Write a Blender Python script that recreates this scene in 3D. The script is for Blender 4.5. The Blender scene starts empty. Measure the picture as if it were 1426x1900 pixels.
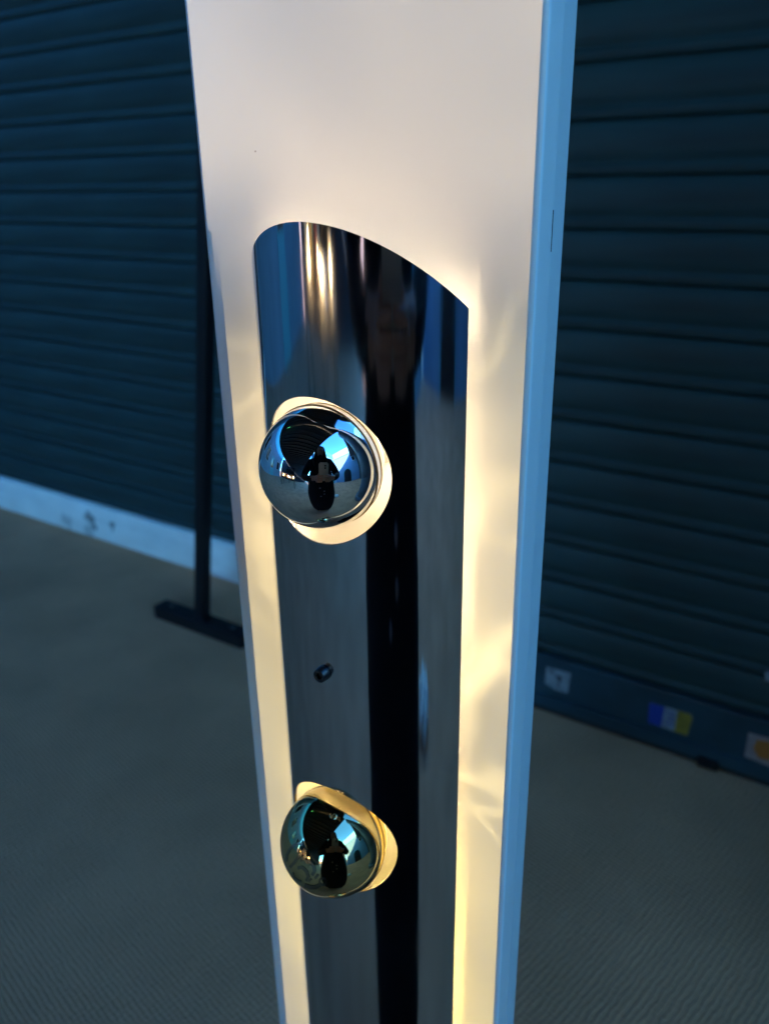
import bpy, bmesh, math, random
from mathutils import Vector, Matrix, Euler
R = math.radians
random.seed(7)
sc = bpy.context.scene
col = sc.collection

# ------------------------------------------------------------------ camera
H = 1.2
PITCH, ROLL, FPX = 0.38634, -0.01726, 1520.45
fwd = Vector((0, math.cos(PITCH), -math.sin(PITCH)))
up0 = Vector((0, math.sin(PITCH), math.cos(PITCH)))
rx0 = Vector((1, 0, 0))
cr, sr = math.cos(ROLL), math.sin(ROLL)
cx_ = rx0 * cr + up0 * sr
cy_ = up0 * cr - rx0 * sr
cam = bpy.data.objects.new("camera", bpy.data.cameras.new("camera"))
col.objects.link(cam)
M = Matrix((cx_, cy_, -fwd)).transposed().to_4x4()
M.translation = (0, 0, H)
cam.matrix_world = M
cam.data.sensor_fit = 'VERTICAL'
cam.data.sensor_height = 36
cam.data.lens = FPX / 1900 * 36
cam.data.clip_start = 0.01
cam.data.clip_end = 3000
cam.data.dof.use_dof = True
cam.data.dof.focus_distance = 0.245
cam.data.dof.aperture_fstop = 14.5
sc.camera = cam

# ------------------------------------------------------------------ world, sun, exposure
SUN_EL, SUN_AZ = R(27), R(-17)          # azimuth clockwise from +Y
w = bpy.data.worlds.new("World"); sc.world = w; w.use_nodes = True
nt = w.node_tree
sky = nt.nodes.new('ShaderNodeTexSky'); sky.sky_type = 'NISHITA'; sky.sun_disc = False
sky.sun_elevation = SUN_EL; sky.sun_rotation = SUN_AZ
sky.air_density = 1.0; sky.dust_density = 0.0; sky.ozone_density = 10.0
bg = nt.nodes['Background']; bg.inputs['Strength'].default_value = 0.15
tint = nt.nodes.new('ShaderNodeVectorMath'); tint.operation = 'MULTIPLY'; tint.inputs[1].default_value = (.45, .94, 1.10)   # deep clear sky, evenly
nt.links.new(sky.outputs[0], tint.inputs[0]); nt.links.new(tint.outputs[0], bg.inputs['Color'])
sun = bpy.data.objects.new("sun", bpy.data.lights.new("sun", 'SUN')); col.objects.link(sun)
sun.data.energy = 2.0; sun.data.angle = R(0.5); sun.data.color = (1, .985, .95)
sd = Vector((math.sin(SUN_AZ) * math.cos(SUN_EL), math.cos(SUN_AZ) * math.cos(SUN_EL), math.sin(SUN_EL)))
sun.rotation_euler = sd.to_track_quat('Z', 'Y').to_euler()
vs = sc.view_settings
vs.view_transform = 'Standard'; vs.look = 'None'; vs.gamma = 1; vs.exposure = 3.35
sc.render.engine = 'CYCLES'
cy = sc.cycles
cy.use_denoising = True
cy.max_bounces = 12; cy.glossy_bounces = 8; cy.diffuse_bounces = 5
cy.caustics_reflective = True; cy.blur_glossy = 0.4
cy.sample_clamp_indirect = 6.0

GL = 0.26
# ------------------------------------------------------------------ materials
def mat(name, color, rough=.5, metal=0, spec=.5, emit=None, es=0, coat=0, noise=None, bump=None):
    m = bpy.data.materials.new(name); m.use_nodes = True
    n = m.node_tree.nodes; l = m.node_tree.links; b = n['Principled BSDF']
    b.inputs['Base Color'].default_value = (*color, 1); b.inputs['Roughness'].default_value = rough
    b.inputs['Metallic'].default_value = metal; b.inputs['Specular IOR Level'].default_value = spec
    b.inputs['Coat Weight'].default_value = coat
    if emit:
        b.inputs['Emission Color'].default_value = (*emit, 1); b.inputs['Emission Strength'].default_value = es
    tc = n.new('ShaderNodeTexCoord')
    if noise:                                  # (scale, amount, stretch) colour wear
        s, a, st = noise
        mp = n.new('ShaderNodeMapping'); mp.inputs['Scale'].default_value = st
        nz = n.new('ShaderNodeTexNoise'); nz.inputs['Scale'].default_value = s; nz.inputs['Detail'].default_value = 6
        mr = n.new('ShaderNodeMapRange'); mr.inputs['From Min'].default_value = .3; mr.inputs['From Max'].default_value = .7
        mr.inputs['To Min'].default_value = 1 - a; mr.inputs['To Max'].default_value = 1 + a
        mx = n.new('ShaderNodeVectorMath'); mx.operation = 'SCALE'; mx.inputs[0].default_value = color
        l.new(tc.outputs['Object'], mp.inputs[0]); l.new(mp.outputs[0], nz.inputs['Vector'])
        l.new(nz.outputs[0], mr.inputs[0]); l.new(mr.outputs[0], mx.inputs['Scale']); l.new(mx.outputs[0], b.inputs['Base Color'])
    if bump:                                   # (scale, distance)
        nz2 = n.new('ShaderNodeTexNoise'); nz2.inputs['Scale'].default_value = bump[0]
        bp = n.new('ShaderNodeBump'); bp.inputs['Distance'].default_value = bump[1]; bp.inputs['Strength'].default_value = .6
        l.new(tc.outputs['Object'], nz2.inputs['Vector']); l.new(nz2.outputs[0], bp.inputs['Height']); l.new(bp.outputs[0], b.inputs['Normal'])
    return m

ENAMEL = mat('white_enamel', (.80, .80, .78), .13, 0, .5, noise=(3, .02, (1, 1, 1)))
BACKING = mat('sky_tinted_backing', (.60, .74, .80), .3, 0, .5)  # blue sky light mixed into the white, darker than the flange
def specks(m):
    n = m.node_tree.nodes; l = m.node_tree.links; b = n['Principled BSDF']; src = b.inputs['Base Color'].links[0].from_socket
    tc = n.new('ShaderNodeTexCoord'); vo = n.new('ShaderNodeTexVoronoi'); vo.inputs['Scale'].default_value = 60; vo.inputs['Randomness'].default_value = 1
    l.new(tc.outputs['Object'], vo.inputs['Vector'])
    sp = n.new('ShaderNodeSeparateColor'); l.new(vo.outputs['Color'], sp.inputs[0])
    g = n.new('ShaderNodeMath'); g.operation = 'GREATER_THAN'; g.inputs[1].default_value = .93; l.new(sp.outputs[0], g.inputs[0])
    d = n.new('ShaderNodeMath'); d.operation = 'LESS_THAN'; d.inputs[1].default_value = .022; l.new(vo.outputs['Distance'], d.inputs[0])
    mu = n.new('ShaderNodeMath'); mu.operation = 'MULTIPLY'; l.new(g.outputs[0], mu.inputs[0]); l.new(d.outputs[0], mu.inputs[1])
    mx = n.new('ShaderNodeMix'); mx.data_type = 'RGBA'; mx.inputs[7].default_value = (.42, .38, .34, 1)
    l.new(mu.outputs[0], mx.inputs[0]); l.new(src, mx.inputs[6]); l.new(mx.outputs[2], b.inputs['Base Color'])
    sm = n.new('ShaderNodeTexNoise'); sm.inputs['Scale'].default_value = 14; sm.inputs['Detail'].default_value = 6; l.new(tc.outputs['Object'], sm.inputs['Vector'])
    mr = n.new('ShaderNodeMapRange'); mr.inputs[1].default_value = .35; mr.inputs[2].default_value = .7; mr.inputs[3].default_value = .09; mr.inputs[4].default_value = .20
    l.new(sm.outputs[0], mr.inputs[0]); l.new(mr.outputs[0], b.inputs['Roughness'])
specks(ENAMEL)
FLANGE = mat('sky_tinted_flange', (.74, .87, .92), .22, 0, .5)  # white with the blue light of the sky mixed in
def drawn_chrome():
    m = mat('dark_chrome', (.47, .49, .54), .05, 1)
    n = m.node_tree.nodes; l = m.node_tree.links; b = n['Principled BSDF']
    tc = n.new('ShaderNodeTexCoord'); mp = n.new('ShaderNodeMapping'); mp.inputs['Scale'].default_value = (1, 1, .02)
    nz = n.new('ShaderNodeTexNoise'); nz.inputs['Scale'].default_value = 420; nz.inputs['Detail'].default_value = 4
    l.new(tc.outputs['Object'], mp.inputs[0]); l.new(mp.outputs[0], nz.inputs['Vector'])
    sm = n.new('ShaderNodeTexNoise'); sm.inputs['Scale'].default_value = 28; sm.inputs['Detail'].default_value = 5; l.new(tc.outputs['Object'], sm.inputs['Vector'])
    mr = n.new('ShaderNodeMapRange'); mr.inputs[1].default_value = .4; mr.inputs[2].default_value = .75; mr.inputs[3].default_value = .055; mr.inputs[4].default_value = .13
    l.new(sm.outputs[0], mr.inputs[0]); l.new(mr.outputs[0], b.inputs['Roughness'])
    bp = n.new('ShaderNodeBump'); bp.inputs['Distance'].default_value = .00003; bp.inputs['Strength'].default_value = .5
    l.new(nz.outputs[0], bp.inputs['Height']); l.new(bp.outputs[0], b.inputs['Normal'])
    return m
REFLECTOR = mat('bright_inside', (.62, .62, .60), .2, 1)
CHROME = drawn_chrome()
MIRROR = mat('silvered_glass', (.82, .83, .84), .008, 1)
SMOKE = mat('bronze_silvered_glass', (.60, .51, .26), .01, 1)
STAMP = mat('grey_stamp', (.26, .25, .19), .25, 1)
BLACKMETAL = mat('black_metal', (.012, .013, .016), .28, 0, .5)
CERAMIC = mat('ceramic', (.75, .72, .66), .3)
RIM = mat('bronze_rim', (.25, .17, .08), .3, 1)
GLOW = mat('lit_glass', (.8, .75, .65), .2, 0, .5, (1, .74, .44), GL * 2.9)
GLOW_Y = mat('lit_glass_amber', (.8, .72, .5), .2, 0, .5, (1, .66, .24), GL)
COLLAR = mat('frosted_collar', (.75, .7, .6), .25, 0, .5, (1, .74, .42), .05)
COLLAR_Y = mat('frosted_collar_amber', (.42, .23, .03), .25, 0, .5, (1, .52, .06), .075)
SLAT = mat('shutter_paint', (.0195, .044, .044), .55, 0, .35, noise=(5, .30, (.6, 1, 5)), bump=(40, .0006))
RAIL = mat('rail_paint', (.016, .044, .058), .4, 0, .45, noise=(9, .3, (1, 1, 1)))
RUBBER = mat('rubber', (.02, .017, .016), .8)
BLACK = mat('black_powder_coat', (.003, .003, .005), .55, 0, .4, noise=(30, .2, (1, 1, 1)))
STICK_W = mat('sticker_white', (.24, .25, .26), .6, noise=(60, .25, (1, 1, 1)))
STICK_B = mat('sticker_blue', (.008, .035, .26), .5)
STICK_Y = mat('sticker_gold', (.26, .17, .02), .5, noise=(50, .25, (1, 1, 1)))
STICK_O = mat('sticker_orange', (.42, .13, .02), .5)
STICK_P = mat('sticker_pink', (.30, .20, .18), .6, noise=(60, .2, (1, 1, 1)))
INK = mat('ink', (.05, .05, .06), .6)
CLOTH = mat('black_coat', (.016, .016, .021), .9, 0, .2)
SKIN = mat('skin', (.42, .24, .17), .5)
HAIR = mat('hair', (.03, .02, .016), .55)
CASE = mat('phone_case', (.34, .34, .31), .3)
LENS = mat('phone_lens', (.01, .01, .012), .1)
BUTTON = mat('pale_button', (.25, .26, .30), .4)
DARKROOF = mat('dark_roof', (.018, .022, .028), .6)
ROOFRIB = mat('roof_rib', (.035, .042, .05), .6)
CONCRETE = mat('column_paint', (.13, .15, .17), .6, noise=(6, .2, (1, 1, .3)))
WHITEWALL = mat('white_render', (.72, .73, .72), .8, noise=(2, .06, (1, 1, 1)))
TEALWALL = mat('pale_teal_render', (.16, .40, .46), .8, noise=(2, .08, (1, 1, 1)))
BLUEWALL = mat('pale_blue_render', (.17, .31, .42), .8, noise=(2, .08, (1, 1, 1)))
LONGWALL = mat('dull_blue_render', (.17, .25, .31), .8, noise=(2, .1, (1, 1, 1)))
PAPER = mat('bag_paper', (.82, .80, .68), .6)
MINT = mat('mint_fascia', (.24, .66, .64), .7, noise=(2, .06, (1, 1, 1)))
TEAL = mat('teal_fascia', (.08, .32, .36), .5)
GLASSDARK = mat('dark_glass', (.01, .012, .016), .1)
WOOD = mat('stall_wood', (.16, .09, .045), .6, noise=(8, .3, (1, 6, 1)))
GOODS = [mat('goods_%s' % n, c, .5) for n, c in (('cream', (.6, .52, .38)), ('brown', (.22, .11, .05)), ('brass', (.55, .36, .10)), ('white', (.7, .7, .68)), ('red', (.35, .06, .04)))]
WARMBULB = mat('warm_bulb', (.8, .7, .5), .3, 0, .5, (1, .68, .32), 3)
GREENLAMP = mat('green_lamp', (.1, .5, .2), .3, 0, .5, (.1, 1, .35), 1.2)

def floor_mat():
    m = mat('cord_carpet', (.115, .088, .066), .92, 0, .15)
    n = m.node_tree.nodes; l = m.node_tree.links; b = n['Principled BSDF']
    tc = n.new('ShaderNodeTexCoord'); mp = n.new('ShaderNodeMapping'); mp.inputs['Rotation'].default_value = (0, 0, R(33.6 + 12))
    l.new(tc.outputs['Object'], mp.inputs[0])
    heights = []
    for ax, sc_ in (('X', 30.), ('Y', 37.)):
        wv = n.new('ShaderNodeTexWave'); wv.bands_direction = ax; wv.inputs['Scale'].default_value = sc_
        wv.inputs['Distortion'].default_value = 3.2; wv.inputs['Detail'].default_value = 2; wv.inputs['Detail Scale'].default_value = 1.5
        l.new(mp.outputs[0], wv.inputs['Vector']); heights.append(wv.outputs['Fac'])
    ad = n.new('ShaderNodeMath'); ad.operation = 'ADD'; l.new(heights[0], ad.inputs[0]); l.new(heights[1], ad.inputs[1])
    n1 = n.new('ShaderNodeTexNoise'); n1.inputs['Scale'].default_value = 3.2; n1.inputs['Detail'].default_value = 5
    n2 = n.new('ShaderNodeTexNoise'); n2.inputs['Scale'].default_value = 260; n2.inputs['Detail'].default_value = 3
    l.new(tc.outputs['Object'], n1.inputs['Vector']); l.new(tc.outputs['Object'], n2.inputs['Vector'])
    mix = n.new('ShaderNodeMix'); mix.data_type = 'RGBA'
    mix.inputs[6].default_value = (.55, .26, .14, 1); mix.inputs[7].default_value = (.70, .33, .18, 1)
    mr = n.new('ShaderNodeMapRange'); mr.inputs[1].default_value = .35; mr.inputs[2].default_value = .65
    l.new(n1.outputs[0], mr.inputs[0]); l.new(mr.outputs[0], mix.inputs[0])
    m2 = n.new('ShaderNodeMix'); m2.data_type = 'RGBA'; m2.blend_type = 'MULTIPLY'; m2.inputs[0].default_value = .5
    l.new(mix.outputs[2], m2.inputs[6]); l.new(n2.outputs[0], m2.inputs[7])
    m3 = n.new('ShaderNodeVectorMath'); m3.operation = 'SCALE'; l.new(m2.outputs[2], m3.inputs[0])
    mr3 = n.new('ShaderNodeMapRange'); mr3.inputs[2].default_value = 2; mr3.inputs[3].default_value = .86; mr3.inputs[4].default_value = 1.70
    n4 = n.new('ShaderNodeTexNoise'); n4.inputs['Scale'].default_value = 9; n4.inputs['Detail'].default_value = 4; l.new(tc.outputs['Object'], n4.inputs['Vector'])
    k4 = n.new('ShaderNodeMapRange'); k4.inputs[1].default_value = .35; k4.inputs[2].default_value = .65; k4.inputs[3].default_value = .25; k4.inputs[4].default_value = 1.
    l.new(n4.outputs[0], k4.inputs[0])
    c4 = n.new('ShaderNodeMath'); c4.operation = 'SUBTRACT'; l.new(ad.outputs[0], c4.inputs[0]); c4.inputs[1].default_value = 1.
    d4 = n.new('ShaderNodeMath'); d4.operation = 'MULTIPLY_ADD'; l.new(c4.outputs[0], d4.inputs[0]); l.new(k4.outputs[0], d4.inputs[1]); d4.inputs[2].default_value = 1.
    l.new(d4.outputs[0], mr3.inputs[0]); l.new(mr3.outputs[0], m3.inputs['Scale'])
    l.new(m3.outputs[0], b.inputs['Base Color'])
    bp = n.new('ShaderNodeBump'); bp.inputs['Distance'].default_value = .002; bp.inputs['Strength'].default_value = .8
    l.new(ad.outputs[0], bp.inputs['Height']); l.new(bp.outputs[0], b.inputs['Normal'])
    return m
CARPET = floor_mat()

def sill_mat():
    m = mat('white_sill_paint', (.82, .80, .74), .6, noise=(6, .10, (1, 1, 3)))
    n = m.node_tree.nodes; l = m.node_tree.links; b = n['Principled BSDF']
    src = b.inputs['Base Color'].links[0].from_socket
    tc = n.new('ShaderNodeTexCoord')
    nz = n.new('ShaderNodeTexNoise'); nz.inputs['Scale'].default_value = 40
    l.new(tc.outputs['Object'], nz.inputs['Vector'])
    prev = src
    for (x, z, r) in ((-.080, .075, .030), (-.095, .018, .034), (.040, .072, .020), (-.22, .035, .035), (-.06, .05, .016)):
        mp = n.new('ShaderNodeMapping'); mp.vector_type = 'POINT'; mp.inputs['Location'].default_value = (-x, 0, -z); mp.inputs['Scale'].default_value = (1, 0, 1)
        l.new(tc.outputs['Object'], mp.inputs[0])
        ln = n.new('ShaderNodeVectorMath'); ln.operation = 'LENGTH'; l.new(mp.outputs[0], ln.inputs[0])
        ad = n.new('ShaderNodeMath'); ad.operation = 'MULTIPLY_ADD'; ad.inputs[1].default_value = .06; l.new(nz.outputs[0], ad.inputs[0]); l.new(ln.outputs['Value'], ad.inputs[2])
        mr = n.new('ShaderNodeMapRange'); mr.inputs[1].default_value = r * .6 + .03; mr.inputs[2].default_value = r + .03
        mr.inputs[3].default_value = .75 if r < .034 else .35; mr.inputs[4].default_value = 0; l.new(ad.outputs[0], mr.inputs[0])
        mx = n.new('ShaderNodeMix'); mx.data_type = 'RGBA'; mx.inputs[7].default_value = (.05, .055, .06, 1)
        l.new(mr.outputs[0], mx.inputs[0]); l.new(prev, mx.inputs[6]); prev = mx.outputs[2]
    l.new(prev, b.inputs['Base Color'])
    return m
SILL = sill_mat()

# ------------------------------------------------------------------ helpers
def link(name, me, material, parent=None, loc=None, rot=None):
    if material is not None and not me.materials:
        me.materials.append(material)
    o = bpy.data.objects.new(name, me); col.objects.link(o)
    if parent is not None: o.parent = parent
    if loc is not None: o.location = loc
    if rot is not None: o.rotation_euler = rot
    return o
def empty(name, loc=(0, 0, 0), rz=0, parent=None):
    o = bpy.data.objects.new(name, None); col.objects.link(o); o.location = loc; o.rotation_euler = (0, 0, rz)
    o.empty_display_size = .05
    if parent is not None: o.parent = parent
    return o
def tag(o, label=None, cat=None, group=None, kind=None):
    if label: o['label'] = label
    if cat: o['category'] = cat
    if group: o['group'] = group
    if kind: o['kind'] = kind
    return o
def bm_mesh(bm, name, smooth=False, flat_angle=None):
    bmesh.ops.recalc_face_normals(bm, faces=bm.faces)
    me = bpy.data.meshes.new(name); bm.to_mesh(me); bm.free()
    if smooth:
        for p in me.polygons: p.use_smooth = True
        if flat_angle: me.set_sharp_from_angle(angle=R(flat_angle))
    return me
def box_bm(x0, x1, y0, y1, z0, z1, bev=0, seg=2, bm=None):
    b = bmesh.new()
    bmesh.ops.create_cube(b, size=1)
    for v in b.verts:
        v.co = Vector(((x0 + x1) / 2 + v.co.x * (x1 - x0), (y0 + y1) / 2 + v.co.y * (y1 - y0), (z0 + z1) / 2 + v.co.z * (z1 - z0)))
    if bev: bmesh.ops.bevel(b, geom=b.edges[:], offset=bev, segments=seg, profile=.5, affect='EDGES')
    if bm is not None:
        me = bpy.data.meshes.new('t'); b.to_mesh(me); b.free(); bm.from_mesh(me); bpy.data.meshes.remove(me); return bm
    return b
def flat_faces(me):
    for p in me.polygons:
        if max(abs(c) for c in p.normal) > .9995: p.use_smooth = False
    return me
def box(name, dims, m, parent=None, bev=0, seg=2, loc=None, rot=None):
    b = box_bm(*dims, bev=bev, seg=seg)
    me = bm_mesh(b, name, smooth=bev > 0, flat_angle=40)
    return link(name, flat_faces(me) if bev else me, m, parent, loc, rot)
def lathe_mesh(prof, n=64, name='lathe', flat_angle=35):
    """profile of (radius, y) revolved round the local Y axis"""
    bm = bmesh.new(); rings = []
    for r, y in prof:
        if r < 1e-6: rings.append([bm.verts.new((0, y, 0))])
        else: rings.append([bm.verts.new((r * math.cos(2 * math.pi * i / n), y, r * math.sin(2 * math.pi * i / n))) for i in range(n)])
    for a, b in zip(rings, rings[1:]):
        for i in range(n):
            j = (i + 1) % n
            if len(a) == 1 and len(b) == 1: continue
            if len(a) == 1: bm.faces.new((a[0], b[i], b[j]))
            elif len(b) == 1: bm.faces.new((a[i], a[j], b[0]))
            else: bm.faces.new((a[i], a[j], b[j], b[i]))
    return bm_mesh(bm, name, True, flat_angle)

# ------------------------------------------------------------------ ground
bm = bmesh.new()
for a in ((-400, -400), (400, -400), (400, 400), (-400, 400)): bm.verts.new((a[0], a[1], 0))
bm.faces.new(bm.verts)
tag(link('ground', bm_mesh(bm, 'ground'), CARPET), kind='structure')

# ------------------------------------------------------------------ shutters (frame: x along the wall, -y out of it)
YAW = R(33.6)
EX = Vector((math.cos(YAW), -math.sin(YAW), 0)); NV = Vector((-math.sin(YAW), -math.cos(YAW), 0))
def S(x, n, z=0):                      # wall frame -> world, origin under the camera
    return EX * x + NV * n + Vector((0, 0, z))
PITCHZ = 0.0945
def slat_mesh(x0, x1, name):
    prof = [(.003, 0), (.0070, .004), (.0085, .010), (.0085, .0165), (.0068, .0215), (.0046, .0235), (.0046, .0265), (.0070, .030), (.0095, .040), (.0108, .052),
            (.0108, .066), (.0095, .079), (.0075, .0875), (.0050, .0925), (-.002, .0925), (-.002, 0)]
    bm = bmesh.new()
    A = [bm.verts.new((x0, -d, z)) for d, z in prof]; B = [bm.verts.new((x1, -d, z)) for d, z in prof]
    k = len(prof)
    for i in range(k):
        j = (i + 1) % k; bm.faces.new((A[i], A[j], B[j], B[i]))
    bm.faces.new(A); bm.faces.new(B[::-1])
    return bm_mesh(bm, name, True, 50)
def shutter(origin, x0, x1, z0, nslat, label):
    root = tag(empty('roller_shutter', origin, -YAW), label, 'roller shutter', 'closed roller shutters of the shop front')
    me = slat_mesh(x0, x1, 'slat')
    for i in range(nslat):
        s = link('slat', me, SLAT, root, (0, random.uniform(-.0012, .0012), z0 + i * PITCHZ))
    return root
OL, OR_ = Vector((-1.0, 2.705, 0)), Vector((.6, 1.522, 0))
seamL = 1.32
left = shutter(OL - NV * .022, -5.0, seamL, .136, 30, 'dark blue ribbed shutter left of the lamp, ending above a white sill')
tag(link('sill', bm_mesh(box_bm(-5.0, seamL, 0, .16, 0, .132, bev=.006), 'sill', True, 40), SILL, None, OL, (0, 0, -YAW)),
    'long white painted sill with dark stains under the left shutter', 'sill')
right = shutter(OR_, -.74, 5.0, .158, 30, 'dark blue ribbed shutter right of the lamp, with stickers along its bottom rail')
box('bottom_rail', (-.74, 5.0, -.014, .016, .018, .155), RAIL, right, bev=.004)
box('guide_rail', (-.80, -.742, -.035, .135, 0, 3.02), RAIL, right, bev=.004)
box('rail_lip', (-.74, 5.0, -.022, -.0145, .018, .048), RAIL, right, bev=.002)
box('rubber_seal', (-.74, 5.0, -.012, .012, .0, .0175), RUBBER, right)
h = box('dark_clump', (.102, .146, -.029, -.0225, .004, .030), BLACK, right, bev=.003)  # two blocks standing for a small dark clump below the rail
box('clump_top', (.112, .136, -.036, -.0295, .009, .024), BLACK, h, bev=.004)
# stickers on the bottom rail
def sheet_poly(pts, y, name):
    bm = bmesh.new(); f = [bm.verts.new((x, y, z)) for x, z in pts]; b = [bm.verts.new((x, y + .0006, z)) for x, z in pts]
    bm.faces.new(f); bm.faces.new(b[::-1])
    for i in range(len(pts)):
        j = (i + 1) % len(pts); bm.faces.new((f[i], f[j], b[j], b[i]))
    return bm_mesh(bm, name)
def sticker(pts, m, label):
    o = link('sticker', sheet_poly(pts, -.0150, 'sticker'), m, right); o['label'] = label; return o
s1 = sticker([(-.259, .126), (-.199, .128), (-.203, .072), (-.230, .070), (-.261, .080)], STICK_W, 'worn white square sticker with a small grey mark')
link('printed_mark', sheet_poly([(-.236, .112), (-.222, .114), (-.219, .104), (-.226, .090), (-.231, .104)], -.0158, 'printed_mark'), INK, s1)
link('printed_mark', sheet_poly([(-.231, .086), (-.224, .086), (-.224, .080), (-.231, .080)], -.0158, 'printed_mark'), INK, s1)
for k in range(3): link('printed_line', sheet_poly([(-.252, .122 - k * .004), (-.240, .1222 - k * .004), (-.240, .1208 - k * .004), (-.252, .1206 - k * .004)], -.0158, 'printed_line'), INK, s1)
s2 = sticker([(-.016, .117), (.074, .119), (.078, .108), (.072, .062), (-.014, .064)], STICK_W, 'blue, white and gold striped sticker')
link('blue_stripe', sheet_poly([(-.0155, .1168), (.018, .1176), (.016, .0645), (-.0138, .0642)], -.0158, 'stripe'), STICK_B, s2)
link('gold_stripe', sheet_poly([(.046, .1184), (.0735, .1188), (.0776, .108), (.0718, .0622), (.045, .0632)], -.0158, 'stripe'), STICK_Y, s2)
for k in range(4): link('printed_line', sheet_poly([(.022, .110 - k * .011), (.041, .1104 - k * .011), (.041, .1074 - k * .011), (.022, .107 - k * .011)], -.0158, 'printed_line'), STICK_B, s2)
s3 = sticker([(.190, .118), (.262, .122), (.268, .060), (.240, .052), (.190, .058)], STICK_P, 'pale sticker with an orange printed centre')
link('printed_centre', sheet_poly([(.208, .108), (.236, .112), (.246, .092), (.238, .066), (.216, .066), (.204, .086)], -.0158, 'centre'), STICK_O, s3)
s4 = link('sticker', sheet_poly([(.200, .274), (.236, .276), (.234, .252), (.202, .250)], -.0165, 'sticker'), STICK_W, right); s4['label'] = 'small pale sticker scrap on a slat'

# ------------------------------------------------------------------ black T-foot stand
OP = Vector((-.530, 2.075, 0))
st = tag(empty('metal_stand', OP, -YAW), 'black metal stand with one leaning square post on a flat bar foot, behind the lamp', 'stand')
box('foot_bar', (-.172, .172, -.028, .024, .0, .040), BLACK, st, bev=.003)
post = box('post', (-.0165, .0165, -.017, .017, 0, 1.42), BLACK, st, bev=.003, loc=(0, 0, .036), rot=(0, R(8.6), 0))
for bx in (-.12, .12):
    link('bolt', lathe_mesh([(0, -.007), (.006, -.007), (.008, -.004), (.008, 0), (0, 0)], 12, 'bolt'), BLACKMETAL, st, (bx, -.002, .040), (R(-90), 0, 0))
box('weld_collar', (-.024, .024, -.021, .0195, .0402, .047), BLACK, st, bev=.003)
box('end_cap', (-.0155, .0155, -.016, .016, 1.4205, 1.428), BLACK, post, bev=.002)

# ------------------------------------------------------------------ the lamp  (local x = u, local -y = outward v)
PSI = 0.51649
LC = Vector((-.02039, .65376, 0))
lamp = tag(empty('standing_lamp', LC, -PSI), 'tall white enamelled panel lamp with a dark chrome curved shade and two mirrored bulbs, lit', 'lamp')
LS = .40                               # the fitted lamp is scaled about the camera to its real size
ZF = -H * (1 - LS) / LS                # the floor in the unscaled frame
W2 = .29158 / 2
def tray(name, x0, x1, y0, y1, z0, z1, bev, seg, m):
    b = box_bm(x0, x1, y0, y1, z0, z1)
    ed = [e for e in b.edges if abs(e.verts[0].co.y - y0) < 1e-6 and abs(e.verts[1].co.y - y0) < 1e-6]
    ed += [e for e in b.edges if e not in ed and abs(e.verts[0].co.y - e.verts[1].co.y) > 1e-6]
    bmesh.ops.bevel(b, geom=ed, offset=bev, segments=seg, profile=.5, affect='EDGES')
    me = flat_faces(bm_mesh(b, name, True, 30))
    if m == ENAMEL:                                    # rolled edges take the white with blue sky light put into its colour
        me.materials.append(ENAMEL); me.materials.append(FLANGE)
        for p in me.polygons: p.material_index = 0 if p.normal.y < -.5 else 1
    return link(name, me, m, lamp)
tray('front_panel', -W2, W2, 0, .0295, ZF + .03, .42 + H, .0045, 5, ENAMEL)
tray('backing_box', -W2 + .0012, W2 - .0012,   .0305, .059, ZF + .03, .419 + H, .0014, 3, BACKING)
box('seam_strip', (-W2 + .002, W2 - .002, .0296, .0304, ZF + .031, .418 + H), RUBBER, lamp)

box('foot_plate', (-W2 - .16, W2 + .16, -.16, .26, ZF, ZF + .0295), BLACK, lamp, bev=.006)

box('seam_gap', (W2 - .002, W2 + .0004,   .0291, .0298, H - .050, H - .022), RUBBER, lamp)

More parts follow.
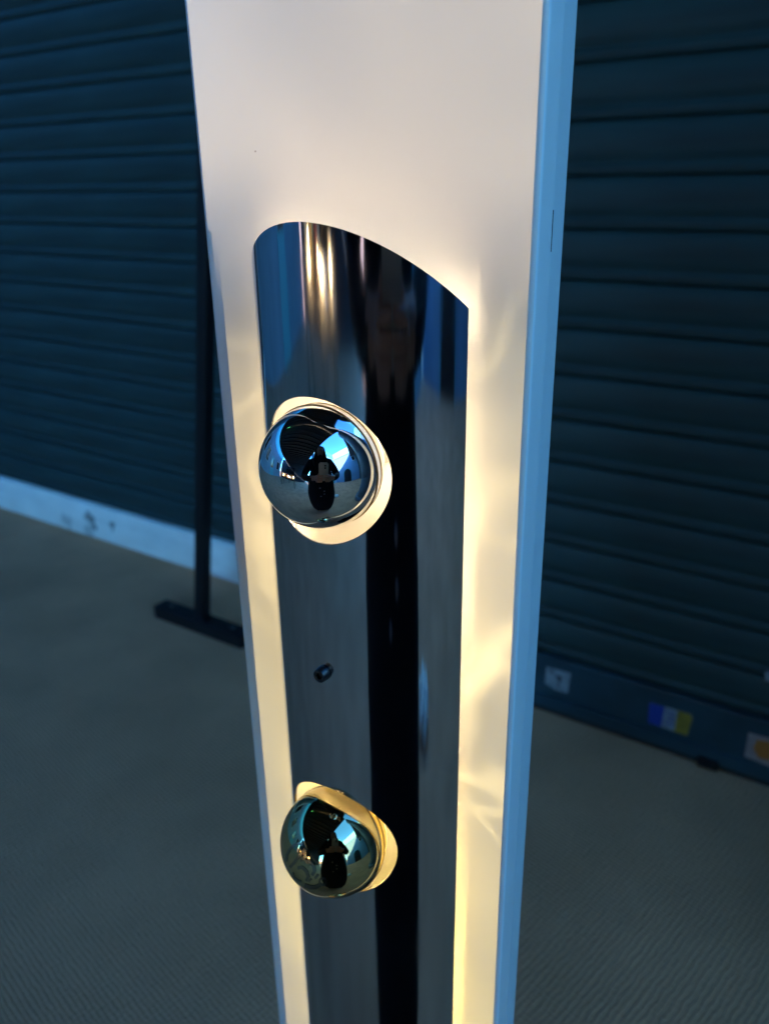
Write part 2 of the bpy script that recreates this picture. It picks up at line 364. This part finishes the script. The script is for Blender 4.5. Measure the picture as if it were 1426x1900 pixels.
# curved shade with a hole for every bulb
SR, SV0, SPHI, SU0 = .10685, -.03669, 1.06907, .00928
HOLE = .0587
ZC, KC, KU = -.02669, .93519, -.07797
BULBS = [  # hole z, hole u, bulb u, v, z, axis az, el
    (-.20709, -.0058, -.0001, .06975, -.20099, R(28.6), R(-3), 'clear'),
    (-.56822, -.0054, -.0080, .0672, -.5722, R(31.5), R(19), 'amber'),
    (-.93, -.0054, 0, .0745, -.925, R(29.6), R(4), 'amber')]
def shade_mesh():
    S_PHI = math.asin(.0760 / SR); NS = 24; SZ = .068; NSIDE = 8
    phis = [-SPHI + (SPHI - S_PHI) * i / NSIDE for i in range(NSIDE)] + [-S_PHI + 2 * S_PHI * i / NS for i in range(NS)] + [S_PHI + (SPHI - S_PHI) * i / NSIDE for i in range(NSIDE + 1)]
    zrows = []            # (kind, value); 'cut' rows blend to the slanted top edge
    ztop = BULBS[0][0] + SZ
    NC = 10
    for i in range(NC): zrows.append(('cut', 1 - i / NC))
    blocks = []
    for k, b in enumerate(BULBS):
        blocks.append(len(zrows))
        for i in range(NS): zrows.append(('z', b[0] + SZ - 2 * SZ * i / NS))
        lo = b[0] - SZ
        nxt = BULBS[k + 1][0] + SZ if k + 1 < len(BULBS) else -1.12
        for i in range(6): zrows.append(('z', lo + (nxt - lo) * i / 6))
    zrows.append(('z', -1.12))
    cut = lambda p: ZC + KC * (math.cos(p) - 1) * SR + KU * SR * math.sin(p)
    verts, faces, params = [], [], []
    def add(p, z): params.append((p, z)); return len(params) - 1
    grid = []
    for kind, val in zrows:
        grid.append([add(p, ztop + (cut(p) - ztop) * val if kind == 'cut' else val) for p in phis])
    c0, c1 = NSIDE, NSIDE + NS
    inblock = lambda r, c: any(b <= r < b + NS for b in blocks) and c0 <= c < c1
    for r in range(len(zrows) - 1):
        for c in range(len(phis) - 1):
            if not inblock(r, c): faces.append((grid[r][c], grid[r][c + 1], grid[r + 1][c + 1], grid[r + 1][c]))
    outer_edges = [(grid[0][c], grid[0][c + 1]) for c in range(len(phis) - 1)] + [(grid[-1][c + 1], grid[-1][c]) for c in range(len(phis) - 1)]
    outer_edges += [(grid[r + 1][0], grid[r][0]) for r in range(len(zrows) - 1)] + [(grid[r][-1], grid[r + 1][-1]) for r in range(len(zrows) - 1)]
    for b, B in zip(blocks, BULBS):
        loop = [grid[b][c] for c in range(c0, c1)] + [grid[b + i][c1] for i in range(NS)] + [grid[b + NS][c] for c in range(c1, c0, -1)] + [grid[b + i][c0] for i in range(NS, 0, -1)]
        prev = loop; RG = 8
        fullc = B[0]
        for g in range(1, RG + 1):
            t = 1 - (1 - g / RG) ** 1.3; cur = []
            for vid in loop:
                p, z = params[vid]; u = SR * math.sin(p) - B[1]; dz = z - fullc
                a = math.atan2(dz, u); hu, hz = HOLE * math.cos(a) + B[1], fullc + HOLE * math.sin(a)
                hp = math.asin(hu / SR)
                cur.append(add(p + (hp - p) * t, z + (hz - z) * t))
            for i in range(len(loop)):
                j = (i + 1) % len(loop); faces.append((prev[i], prev[j], cur[j], cur[i]))
            prev = cur
        outer_edges += [(prev[(i + 1) % len(prev)], prev[i]) for i in range(len(prev))]
    T = .0013
    pos = lambda p, z, r: Vector((SU0 + r * math.sin(p), -(SV0 + r * math.cos(p)), z + H))
    nrm = lambda p: Vector((math.sin(p), -math.cos(p), 0))
    V = [pos(p, z, SR) for p, z in params]; N = [nrm(p) for p, z in params]
    n0 = len(V)
    V += [pos(p, z, SR - T) for p, z in params]; N += [-nrm(p) for p, z in params]
    F = [f[::-1] for f in faces] + [tuple(i + n0 for i in f) for f in faces]
    for a, b in outer_edges:
        q = [V[a], V[b], V[b + n0], V[a + n0]]; k = len(V); V += q
        nn = (q[1] - q[0]).cross(q[2] - q[0]).normalized(); N += [nn] * 4; F.append((k, k + 1, k + 2, k + 3))
    me = bpy.data.meshes.new('shade'); me.from_pydata(V, [], F)
    # orient every face to its stored normals
    bm = bmesh.new(); bm.from_mesh(me); bm.verts.ensure_lookup_table()
    for f in bm.faces:
        s = sum((N[v.index] for v in f.verts), Vector())
        if f.normal.dot(s) < 0: f.normal_flip()
    bm.to_mesh(me); bm.free()
    me.materials.append(CHROME); me.materials.append(REFLECTOR)
    nf = len(faces)
    for p in me.polygons:
        p.use_smooth = True; p.material_index = 1 if nf <= p.index < 2 * nf else 0
    me.normals_split_custom_set_from_vertices([n.normalized() for n in N])
    return me
link('shade', shade_mesh(), CHROME, lamp)

RB = .0475
def sph(r, a0, a1, k):
    return [(r * math.sin(a0 + (a1 - a0) * i / k), -r * math.cos(a0 + (a1 - a0) * i / k)) for i in range(k + 1)]
cap_me = lathe_mesh([(0 if i == 0 else r, y) for i, (r, y) in enumerate(sph(RB, 0, R(90), 48))], 128, 'mirror_cap')
collar_me = lathe_mesh(sph(RB - .0003, R(90), R(116), 10), 96, 'glass_collar')
neck = sph(RB - .0003, R(116), R(138), 8)
r_, y_ = neck[-1]
neck += [(r_ * .82, y_ + .007), (.0215, y_ + .015), (.0165, y_ + .022), (.0150, y_ + .026)]
globe_me = lathe_mesh(neck, 64, 'glass_globe')
ring_me = lathe_mesh([(RB - .0001, .0002), (RB + .0006, .0004), (RB + .0008, .0010), (RB + .0006, .0016), (RB - .0001, .0018)], 96, 'seam_ring')
ring2_me = lathe_mesh([(RB * .985, .0078), (RB * .9925, .0080), (RB * .994, .0086), (RB * .992, .0092), (RB * .982, .0094)], 96, 'seam_ring')
socket_me = lathe_mesh([(0, 0), (.0235, 0), (.0235, -.010), (.0210, -.016), (.0160, -.018), (0, -.018)], 48, 'socket')
def fresh(me):
    c = me.copy(); c.materials.clear(); return c
def bulb(k, zh, uh, bu, bv, bz, az, el, kind):
    root = empty('bulb', (SU0 + bu, -bv, bz + H), 0, lamp)
    rel = az - PSI
    e = Euler((-el, 0, -rel), 'XYZ')
    root.rotation_euler = e
    root['label'] = ('silver mirrored bulb, the upper one', 'smoky gold tinted mirrored bulb with a faint stamp, the lower one', 'smoky mirrored bulb near the floor')[k]
    if k == 1: root.scale = (1.05,) * 3
    cap = link('mirror_cap', fresh(cap_me), MIRROR if kind == 'clear' else SMOKE, root)
    link('glass_collar', fresh(collar_me), COLLAR if kind == 'clear' else COLLAR_Y, root)
    link('glass_globe', fresh(globe_me), GLOW if kind == 'clear' else GLOW_Y, root)
    link('seam_ring', ring_me, RIM, root)
    link('seam_ring', ring2_me, RIM, root)
    link('socket', socket_me, CERAMIC, lamp, (SU0 + bu, -.0003, bz + H))
    return root
roots = [bulb(k, *b) for k, b in enumerate(BULBS)]

# knurled nut on the shade's centre line
def nut():
    prof = [(.0030, -.0076), (.0038, -.0082), (.0054, -.0080), (.0060, -.0074), (.0062, -.0034), (.0066, -.0028), (.0068, -.0006), (.0064, 0), (0, 0)]
    inner = [(0, -.0050), (.0030, -.0050)]
    return lathe_mesh(inner + prof, 28, 'thumb_nut', 50)
pn = R(-4.1)
nt_ = link('thumb_nut', nut(), BLACKMETAL, lamp, (SU0 + SR * math.sin(pn), -(SV0 + SR * math.cos(pn)) + .0004, -.3868 + H), (0, 0, pn))
link('threaded_rod', lathe_mesh([(0, .0002), (.0018, .0002), (.0018, .069), (0, .069)], 12, 'threaded_rod'), BLACKMETAL, nt_, (0, 0.0012, 0))

# faint stamped print on the lower bulb (flat ink following the glass)
def stamp(root):
    """strokes drawn on a plane facing the viewer's side of the glass, laid on to the sphere"""
    Z = lambda pts: [((520 + x / 14.26 - 618) / 96, (1550 + y / 14.26 - 1566) / 96) for x, y in pts]
    ring = [(1150 + 80 * math.cos(R(a)), 1160 + 80 * math.sin(R(a))) for a in range(0, 361, 30)]
    strokes = [([(650, 330), (540, 310), (430, 340), (310, 450), (245, 580), (235, 720)], 62), ([(330, 850), (460, 720), (580, 570), (700, 430)], 72),
               ([(700, 430), (715, 540), (690, 640), (600, 690)], 60), ([(720, 710), (830, 720), (930, 820), (950, 920), (890, 1020)], 80),
               ([(530, 860), (640, 840), (750, 930), (800, 1060), (740, 1150)], 75), ([(400, 970), (430, 1090), (540, 1160), (620, 1170)], 50),
               ([(870, 1100), (810, 1160)], 50), ([(1040, 1000), (960, 1090)], 60), (ring, 50), ([(1090, 1230), (980, 1290), (860, 1300), (700, 1260)], 95)]
    bpy.context.view_layer.update()
    mw = root.matrix_world; c = mw.translation
    tc = (Vector((0, 0, H)) - c).normalized(); rx = (cx_ - tc * cx_.dot(tc)).normalized(); uy = tc.cross(rx)
    inv = mw.to_3x3().inverted(); bm = bmesh.new()
    for pts, wd in strokes:
        pts = Z(pts); wd /= 14.26 * 96; fine = []
        for (x0, y0), (x1, y1) in zip(pts, pts[1:]):
            for k in range(4): fine.append((x0 + (x1 - x0) * k / 4, y0 + (y1 - y0) * k / 4))
        fine.append(pts[-1]); prev = None
        for k, (x, y) in enumerate(fine):
            a = fine[max(k - 1, 0)]; b = fine[min(k + 1, len(fine) - 1)]
            t = Vector((b[0] - a[0], b[1] - a[1])).normalized(); nn = Vector((-t.y, t.x)) * wd / 2; rg = []
            for sg in (1, -1):
                px, py = x + nn.x * sg, y + nn.y * sg
                l = min(math.hypot(px, py), .985); f = l / max(math.hypot(px, py), 1e-6); px *= f; py *= f
                n = rx * px - uy * py + tc * math.sqrt(1 - px * px - py * py)
                rg.append(bm.verts.new((inv @ n).normalized() * (RB + .00012)))
            if prev: bm.faces.new((prev[0], rg[0], rg[1], prev[1]))
            prev = rg
    return link('stamp', bm_mesh(bm, 'stamp', True), STAMP, root)
STAMP_ROOT = roots[1]

TOPG, SIDEG = 2.7, 3.7
# added point lights hidden inside the shade, besides the glowing bulb glass
UX = Vector((math.cos(PSI), -math.sin(PSI), 0)); VX = Vector((-math.sin(PSI), -math.cos(PSI), 0))
def washer(name, u, v, z, color, gain, kind):
    """an added unseen light, its beam shaped to light the enamel evenly, with made-up ripples"""
    ld = bpy.data.lights.new(name, 'POINT'); ld.energy = 1; ld.shadow_soft_size = 0; ld.use_nodes = True
    n = ld.node_tree.nodes; l = ld.node_tree.links; em = n['Emission']
    def M(op, a, b=None, c=None, clamp=False):
        x = n.new('ShaderNodeMath'); x.operation = op; x.use_clamp = clamp
        for k, q in enumerate((a, b, c)):
            if q is None: continue
            if isinstance(q, (int, float)): x.inputs[k].default_value = q
            else: l.new(q, x.inputs[k])
        return x.outputs[0]
    def ramp(x, a, b, lo=0., hi=1.):
        q = n.new('ShaderNodeMapRange'); q.interpolation_type = 'SMOOTHSTEP'
        l.new(x, q.inputs[0]); q.inputs[1].default_value = a; q.inputs[2].default_value = b; q.inputs[3].default_value = lo; q.inputs[4].default_value = hi
        return q.outputs[0]
    g = n.new('ShaderNodeNewGeometry')
    def dot(vec):
        q = n.new('ShaderNodeVectorMath'); q.operation = 'DOT_PRODUCT'; l.new(g.outputs['Incoming'], q.inputs[0]); q.inputs[1].default_value = vec; return q.outputs['Value']
    dv, du, dz = dot(VX), dot(UX), dot((0, 0, 1))
    toward = M('GREATER_THAN', M('MULTIPLY', dv, SGN), 0.002)
    c = M('MAXIMUM', M('ABSOLUTE', dv), .02)
    sgn = M('MULTIPLY', c, 1.0)
    ou = M('DIVIDE', M('MULTIPLY', du, -SGN * v), sgn); oz = M('DIVIDE', M('MULTIPLY', dz, -SGN * v), sgn)   # where the ray meets the panel
    U = M('ADD', ou, u - SU0); Zp = M('ADD', oz, z)
    s_ = M('MULTIPLY', M('POWER', c, -3. if kind == 'top' else -2.6), gain * v * v * LS * LS); s_ = M('MULTIPLY', s_, toward)
    cb = n.new('ShaderNodeCombineXYZ'); l.new(U, cb.inputs[0]); l.new(Zp, cb.inputs[1])
    nz = n.new('ShaderNodeTexNoise'); nz.inputs['Scale'].default_value = 7.; nz.inputs['Detail'].default_value = 1; l.new(cb.outputs[0], nz.inputs['Vector'])
    rip = n.new('ShaderNodeTexVoronoi'); rip.feature = 'DISTANCE_TO_EDGE'; rip.inputs['Scale'].default_value = 5.2
    mixv = n.new('ShaderNodeVectorMath'); mixv.operation = 'MULTIPLY_ADD'; l.new(nz.outputs['Color'], mixv.inputs[0]); mixv.inputs[1].default_value = (.20, .26, 0); l.new(cb.outputs[0], mixv.inputs[2])
    l.new(mixv.outputs[0], rip.inputs['Vector'])
    sw = n.new('ShaderNodeTexNoise'); sw.inputs['Scale'].default_value = 5.0; sw.inputs['Detail'].default_value = .6; sw.inputs['Distortion'].default_value = 1.7
    l.new(cb.outputs[0], sw.inputs['Vector'])
    swirl = ramp(M('ABSOLUTE', M('SUBTRACT', sw.outputs[0], .5)), 0., .075, 1., 0.)
    caus = M('ADD', M('MULTIPLY', ramp(rip.outputs['Distance'], 0, .11, 1., 0.), .55), M('MULTIPLY', swirl, .95))  # caustic lines drawn into the beam by noise, not by the mirrors
    caus = M('MULTIPLY', caus, ramp(Zp, -.66, -.46, .12, 1.))
    if kind == 'top':
        w_ = M('MULTIPLY', ramp(Zp, -.11, .03, .0, 1.), ramp(Zp, -.02, .24, 1., .72))
        w_ = M('MULTIPLY', w_, ramp(nz.outputs[0], .3, .7, .90, 1.10))
    else:
        side = M('MULTIPLY', U, kind[0])
        w_ = M('MULTIPLY', ramp(side, .070, .100), ramp(Zp, -.215, -.02, 1., 0.))
        w_ = M('MULTIPLY', w_, M('ADD', ramp(nz.outputs[0], .3, .7, .74, .98), M('MULTIPLY', caus, .66 if kind[0] > 0 else .26)))
    l.new(M('MULTIPLY', s_, w_), em.inputs['Strength']); em.inputs['Color'].default_value = (*color, 1)
    o = bpy.data.objects.new(name, ld); col.objects.link(o); o.parent = lamp; o.location = (u, -v, H + z)
SGN = -1.0
washer('added_uplight', SU0, .038, -.125, (1, .76, .50), TOPG, 'top')
for sx in (-1, 1):
    washer('added_side_wash', SU0 + sx * .055, .025, -.30, (1, .74, .42), SIDEG, (sx,))
    washer('added_side_wash', SU0 + sx * .055, .025, -.75, (1, .74, .17), SIDEG * 1.05, (sx,))
bpy.context.view_layer.update()
done = set()
def rescale(o, top):
    o.location = o.location * LS + (Vector((0, 0, H * (1 - LS))) if top else Vector())
    if o.type == 'MESH' and o.data.name not in done:
        done.add(o.data.name)
        nn = [c.vector.copy() for c in o.data.corner_normals] if o.name == 'shade' else None
        o.data.transform(Matrix.Scale(LS, 4))
        if nn: o.data.normals_split_custom_set(nn)
    for c in o.children: rescale(c, False)
for c in lamp.children: rescale(c, True)
lamp.location = LC * LS
RB *= LS
stamp(STAMP_ROOT)
RB /= LS

# ------------------------------------------------------------------ the place behind the camera, seen in the bulbs and the shade
# shop wall over the shutters
sh = tag(empty('shop_front', S(0, -1.75), -YAW), 'dark shop wall above the closed roller shutters', 'building')
box('upper_wall', (-9, 6, 0, .4, 2.95, 4.3), DARKROOF, sh)
box('lower_wall', (-9, 6, .25, .4, 0, 2.949), DARKROOF, sh)
box('eave', (.705, 6, -1.0, -.001, 3.10, 3.38), CONCRETE, sh, bev=.01)
# covered arcade roof
can = tag(empty('arcade_roof', S(0, 0), -YAW), 'dark ribbed arcade roof overhead', 'canopy')
box('roof_deck', (-3.75, .60, -5.79, 1.70, 3.35, 3.42), DARKROOF, can)
box('edge_beam', (.601, .70, -5.79, 1.70, 3.18, 3.44), DARKROOF, can, bev=.01)
box('edge_beam', (-3.85, -3.751, -5.79, 1.70, 3.18, 3.44), DARKROOF, can, bev=.01)
rib = bm_mesh(box_bm(-3.75, .599, -.03, .03, 3.22, 3.349), 'rib')
for i in range(21): link('rib', rib, ROOFRIB, can, (0, -5.55 + .35 * i, 0))
# column
colm = tag(empty('column', S(1.00, -.98), -YAW), 'thick grey round column under the eave beside the right shutter', 'column')
cm = lathe_mesh([(0, 0), (.40, 0), (.40, .10), (.33, .12), (.33, .80), (.325, .81), (.33, .82), (.33, 1.55), (.325, 1.56), (.33, 1.57), (.33, 2.4), (.325, 2.41), (.33, 2.42), (.33, 2.9), (.40, 3.04), (.40, 3.095), (0, 3.095)], 48, 'shaft')
link('shaft', cm, CONCRETE, colm, None, (R(90), 0, 0))
# white building on the open side
def facade(name, loc, rz, L, zt, label, m, band=None, wins=(), door=None, arch=None):
    t = tag(empty(name, loc, rz), label, 'building')
    top = band[0] if band else zt
    box('wall', (0, L, 0, .3, 0, top - .003), m, t)
    if band: box('fascia', (-.05, L + .05, -.06, .3, band[0], zt), band[1], t, bev=.01)
    for (x, z, w_, h_) in wins:
        f = box('window', (x, x + w_, -.05, -.002, z, z + h_), WHITEWALL, t, bev=.006)
        box('pane', (x + .05, x + w_ - .05, -.058, -.051, z + .05, z + h_ - .05), GLASSDARK, f)
    if door:
        x, w_, h_ = door
        d = box('door', (x, x + w_, -.05, -.002, 0.001, h_), TEAL, t, bev=.006)
        box('pane', (x + .12, x + w_ - .12, -.058, -.051, .9, h_ - .15), GLASSDARK, d)
    if arch:
        x, w_, h_ = arch
        pts = [(x, .002)] + [(x + w_ / 2 - w_ / 2 * math.cos(R(a)), h_ + w_ / 2 * math.sin(R(a))) for a in range(0, 181, 12)] + [(x + w_, .002)]
        def prism(pp, y0, y1, nm, mm, par):
            bm = bmesh.new(); A = [bm.verts.new((a, y0, b)) for a, b in pp]; B = [bm.verts.new((a, y1, b)) for a, b in pp]
            bm.faces.new(A); bm.faces.new(B[::-1])
            for i in range(len(pp)):
                j = (i + 1) % len(pp); bm.faces.new((A[i], A[j], B[j], B[i]))
            return link(nm, bm_mesh(bm, nm), mm, par)
        a_ = prism(pts, -.05, -.002, 'archway', TEAL, t)
        q = [(x + w_ / 2 + (px - x - w_ / 2) * .86, pz * .94 + .003) for px, pz in pts]
        b_ = prism(q, -.058, -.051, 'opening', GLASSDARK, a_)
    return t
# local -y of the facade looks towards the lamp
facade('white_building', S(4.3, -1.60), -YAW - R(90), 3.80, 4.75, 'white building with a sunlit upper wall across the open court', BLUEWALL, (3.62, MINT), wins=((.3, 2.4, .5, .6),), arch=(1.3, 1.2, 1.15))
facade('side_wing', S(4.22, 2.22), -YAW + R(180), 3.50, 4.7, 'pale wing with a teal fascia closing the court', TEALWALL, (3.9, TEAL), wins=((.4, 1.4, .7, 1.1), (1.7, 1.4, .7, 1.1)))
facade('long_building', S(-5.1, 5.5), -YAW + R(90), 7.1, 3.9, 'long white building with a teal fascia beyond the arcade', LONGWALL, (3.05, TEAL), wins=((.8, 1.0, .9, 1.2), (4.5, 1.0, .9, 1.2), (6.2, 1.0, .9, 1.2)), door=(2.6, 1.0, 2.1))
bw = tag(empty('market_hall', S(0, 5.8), -YAW), 'dark hall closing the far end of the arcade', 'building')
box('wall', (-5.1, .71, -.3, 0, 0, 3.4), DARKROOF, bw)
box('door_panel', (-3.2, -1.4, .001, .05, .002, 2.3), GLASSDARK, bw, bev=.01)
# stalls with goods and small lights
def stall(x, n, label):
    t = tag(empty('market_stall', S(x, n), -YAW), label, 'stall', 'market stalls under the arcade roof')
    box('table_top', (-.8, .8, -.35, .35, .74, .77), WOOD, t, bev=.004)
    for sx in (-.75, .75):
        for sy in (-.3, .3): box('leg', (sx - .025, sx + .025, sy - .025, sy + .025, 0, .739), WOOD, t)
stall(-1.5, 2.7, 'nearer wooden trestle stall covered with small goods under the arcade roof')
stall(-2.5, 3.9, 'farther wooden trestle stall with small goods, near the dark hall')
gl = ('cream', 'brown', 'brass', 'white', 'red')
for i in range(12):
    x0, n0 = ((-1.5, 2.7), (-2.5, 3.9))[i % 2]; k = i // 2
    g = box('box', (-.07, .07, -.06, .06, 0, random.uniform(.12, .34)), GOODS[i % 5], None, bev=.006, loc=S(x0 - .62 + k * .25, n0 + random.uniform(-.2, .2), .771), rot=(0, 0, random.uniform(0, 3)))
    tag(g, '%s %s box, %s from the left on the %s stall' % (('tall', 'short')[g.dimensions.z < .23], gl[i % 5], ('first', 'second', 'third', 'fourth', 'fifth', 'sixth')[k], ('nearer', 'farther')[i % 2]), 'box', 'goods on the market stalls')
for i, (x, n, z) in enumerate(((-.85, 2.75, .771), (-1.22, 2.5, .771), (-1.55, 2.9, .771), (-1.95, 2.6, .771), (-2.1, 3.8, .771), (-2.8, 4.0, .771))):
    lb = ('at the right end of the nearer stall', 'right of the middle of the nearer stall', 'in the middle of the nearer stall', 'at the left end of the nearer stall', 'on the right of the farther stall', 'on the left of the farther stall')[i]
    o = tag(empty('table_lamp', S(x, n, z)), 'small warm lit globe lamp ' + lb, 'lamp', 'globe lamps on the stalls')
    link('globe', lathe_mesh([(0 if i_ in (0, 12) else r, y) for i_, (r, y) in enumerate(sph(.055, 0, R(180), 12))], 20, 'globe'), WARMBULB, o, (0, 0, .115))
    link('base', lathe_mesh([(0, 0), (.045, 0), (.040, .008), (.012, .014), (.012, .058), (.022, .0595), (0, .0595)], 20, 'base'), BLACKMETAL, o, None, (R(90), 0, 0))
ex = tag(empty('green_lamp', S(-2.35, -.2, 3.0), -YAW), 'small green lit safety lamp under the arcade roof', 'lamp')
box('lamp_box', (-.11, .11, -.04, .04, 0, .12), BLACK, ex, bev=.005); box('lit_face', (-.1, .1, -.046, -.041, .01, .11), GREENLAMP, ex)

# white bag on the floor
bm = bmesh.new(); bmesh.ops.create_icosphere(bm, subdivisions=4, radius=1)
for v in bm.verts:
    a = math.atan2(v.co.y, v.co.x); k = 1 + .10 * math.sin(5 * a + 3 * v.co.z) + .07 * math.sin(11 * a - 6 * v.co.z) + random.uniform(-.015, .015)
    v.co = Vector((v.co.x * .11 * k, v.co.y * .13 * k, max(0, (v.co.z * .75 + .45)) * .085 * k))
bg_ = link('bag', bm_mesh(bm, 'bag', True, 60), PAPER, None, (.70, -1.0, .002))
tag(bg_, 'small crumpled white bag lying on the floor of the court', 'bag')

# ------------------------------------------------------------------ the photographer and the phone
def person():
    V, E, RAD = [], [], []
    def v(co, r, parent=None):
        V.append(Vector(co)); RAD.append(r); k = len(V) - 1
        if parent is not None: E.append((parent, k))
        return k
    pel = v((0, -.33, .93), .150)
    sp = v((0, -.33, 1.13), .140, pel); ch = v((0, -.32, 1.32), .150, sp); nb = v((0, -.305, 1.44), .075, ch)
    nk = v((0, -.285, 1.50), .052, nb); h0 = v((0, -.245, 1.55), .072, nk); h1 = v((0, -.235, 1.62), .084, h0); h2 = v((0, -.245, 1.675), .052, h1)
    for s in (1, -1):
        hip = v((s * .095, -.33, .86), .115, pel); kn = v((s * .11, -.30, .48), .078, hip); an = v((s * .12, -.335, .10), .050, kn); to = v((s * .13, -.20, .045), .042, an)
        sh_ = v((s * .185, -.32, 1.385), .078, ch); el = v((s * .275, -.265, 1.12), .060, sh_); wr = v((s * .125, -.085, 1.100), .036, el)
        C0 = PC
        def ph(x, b, u): return C0 + cx_ * x + fwd * b + cy_ * u
        pm = v(ph(s * .083, -.024, -.062), .026, wr); kk = v(ph(s * .062, -.012, -.058), .020, pm)
        for i, (uo, ln) in enumerate(((-.028, 1.0), (-.046, 1.06), (-.063, 1.0), (-.078, .8))):
            a = v(ph(s * .058, .004, uo), .0085, kk); b = v(ph(s * .046, .016, uo + .001), .0080, a)
            c = v(ph(s * (.046 - .026 * ln), .0175, uo + .003), .0072, b); v(ph(s * (.046 - .044 * ln), .016, uo + .004), .0060, c)
        t0 = v(ph(s * .050, -.022, -.040), .0105, pm); t1 = v(ph(s * .034, -.024, -.018), .009, t0); v(ph(s * .022, -.020, -.002), .007, t1)
    me = bpy.data.meshes.new('person'); me.from_pydata(V, E, [])
    o = bpy.data.objects.new('person', me); col.objects.link(o)
    md = o.modifiers.new('skin', 'SKIN'); md.use_smooth_shade = True
    for i, r in enumerate(RAD):
        d = me.skin_vertices[0].data[i]; d.radius = (r, r); d.use_root = (i == 0)
    for i in (pel, sp, ch):
        me.skin_vertices[0].data[i].radius = (RAD[i] * 1.25, RAD[i] * .8)
    s2_ = o.modifiers.new('sub', 'SUBSURF'); s2_.levels = 2; s2_.render_levels = 2
    dg = bpy.context.evaluated_depsgraph_get()
    me2 = bpy.data.meshes.new_from_object(o.evaluated_get(dg))
    o.modifiers.clear(); o.data = me2
    me2.materials.clear(); me2.materials.append(CLOTH); me2.materials.append(SKIN)
    for p in me2.polygons:
        p.use_smooth = True; c = p.center
        hand = (c - PC).length < .125 and c.y > -.13
        p.material_index = 1 if (hand or c.z > 1.485) else 0
    tag(o, 'person in a long black coat holding a phone in both hands', 'person')
    # coat skirt, hair, nose, buttons
    sk = lathe_mesh([(.185, -1.20), (.215, -1.0), (.245, -.8), (.255, -.5), (.245, -.20), (.22, -.20), (.17, -1.1)], 32, 'coat')
    c = link('coat_skirt', sk, CLOTH, o, (0, -.325, 0), (R(-90), 0, 0)); c.scale = (1, 1, .72)
    hp = [(0, -1.735), (.06, -1.725), (.096, -1.675), (.106, -1.60), (.110, -1.50), (.120, -1.38), (.105, -1.28), (.09, -1.32)]
    hm = lathe_mesh(hp, 28, 'hair'); bmh = bmesh.new(); bmh.from_mesh(hm)
    bmesh.ops.delete(bmh, geom=[f for f in bmh.faces if f.calc_center_median().z > .045 and f.calc_center_median().y > -1.665], context='FACES')
    bmh.to_mesh(hm); bmh.free()
    hr = link('hair', hm, HAIR, o, (0, -.258, 0), (R(-90), 0, 0))
    link('nose', lathe_mesh([(0, -.022), (.008, -.016), (.013, 0), (.008, .012), (0, .014)], 12, 'nose'), SKIN, o, (0, -.152, 1.580), (R(-25), 0, 0))
    for s in (1, -1):
        link('eye', lathe_mesh([(0 if i_ in (0, 8) else r, y) for i_, (r, y) in enumerate(sph(.011, 0, R(180), 8))], 12, 'eye'), BUTTON, o, (s * .032, -.162, 1.612))
    link('mouth', lathe_mesh([(0 if i_ in (0, 8) else r, y) for i_, (r, y) in enumerate(sph(.012, 0, R(180), 8))], 12, 'mouth'), GOODS[4], o, (0, -.164, 1.540)).scale = (1.9, .6, .5)
    for i, (x, z) in enumerate(((-.02, .98), (.03, .93), (.03, .88), (-.015, .84), (.01, .70), (.02, .62))):
        link('button', lathe_mesh([(0, 0), (.009, 0), (.011, .003), (.009, .006), (0, .006)], 14, 'button'), BUTTON, o, (x, -.325 + .175, z), (R(180), 0, 0))
    return o
PC = Vector((0, 0, H)) - fwd * .0085 - cy_ * .050 + cx_ * .016
person()
phone = empty('phone', PC)
phone.rotation_euler = Matrix((cx_, cy_, -fwd)).transposed().to_euler()
tag(phone, 'pale cased phone held upright in the photographer\'s hands', 'phone')
b = box_bm(-.039, .039, -.078, .078, 0, .008)
bmesh.ops.bevel(b, geom=[e for e in b.edges if abs(e.verts[0].co.z - e.verts[1].co.z) > .004], offset=.009, segments=5, affect='EDGES')
link('case', bm_mesh(b, 'case', True, 30), CASE, phone)
box('screen', (-.033, .033, -.071, .071, .0081, .0086), GLASSDARK, phone)
ln = lathe_mesh([(0, 0), (.007, 0), (.007, -.0008), (0, -.0008)], 20, 'lens')
link('lens', ln, LENS, phone, (.012, .052, -.0003), (R(90), 0, 0))
link('lens', ln, LENS, phone, (.012, .034, -.0003), (R(90), 0, 0))
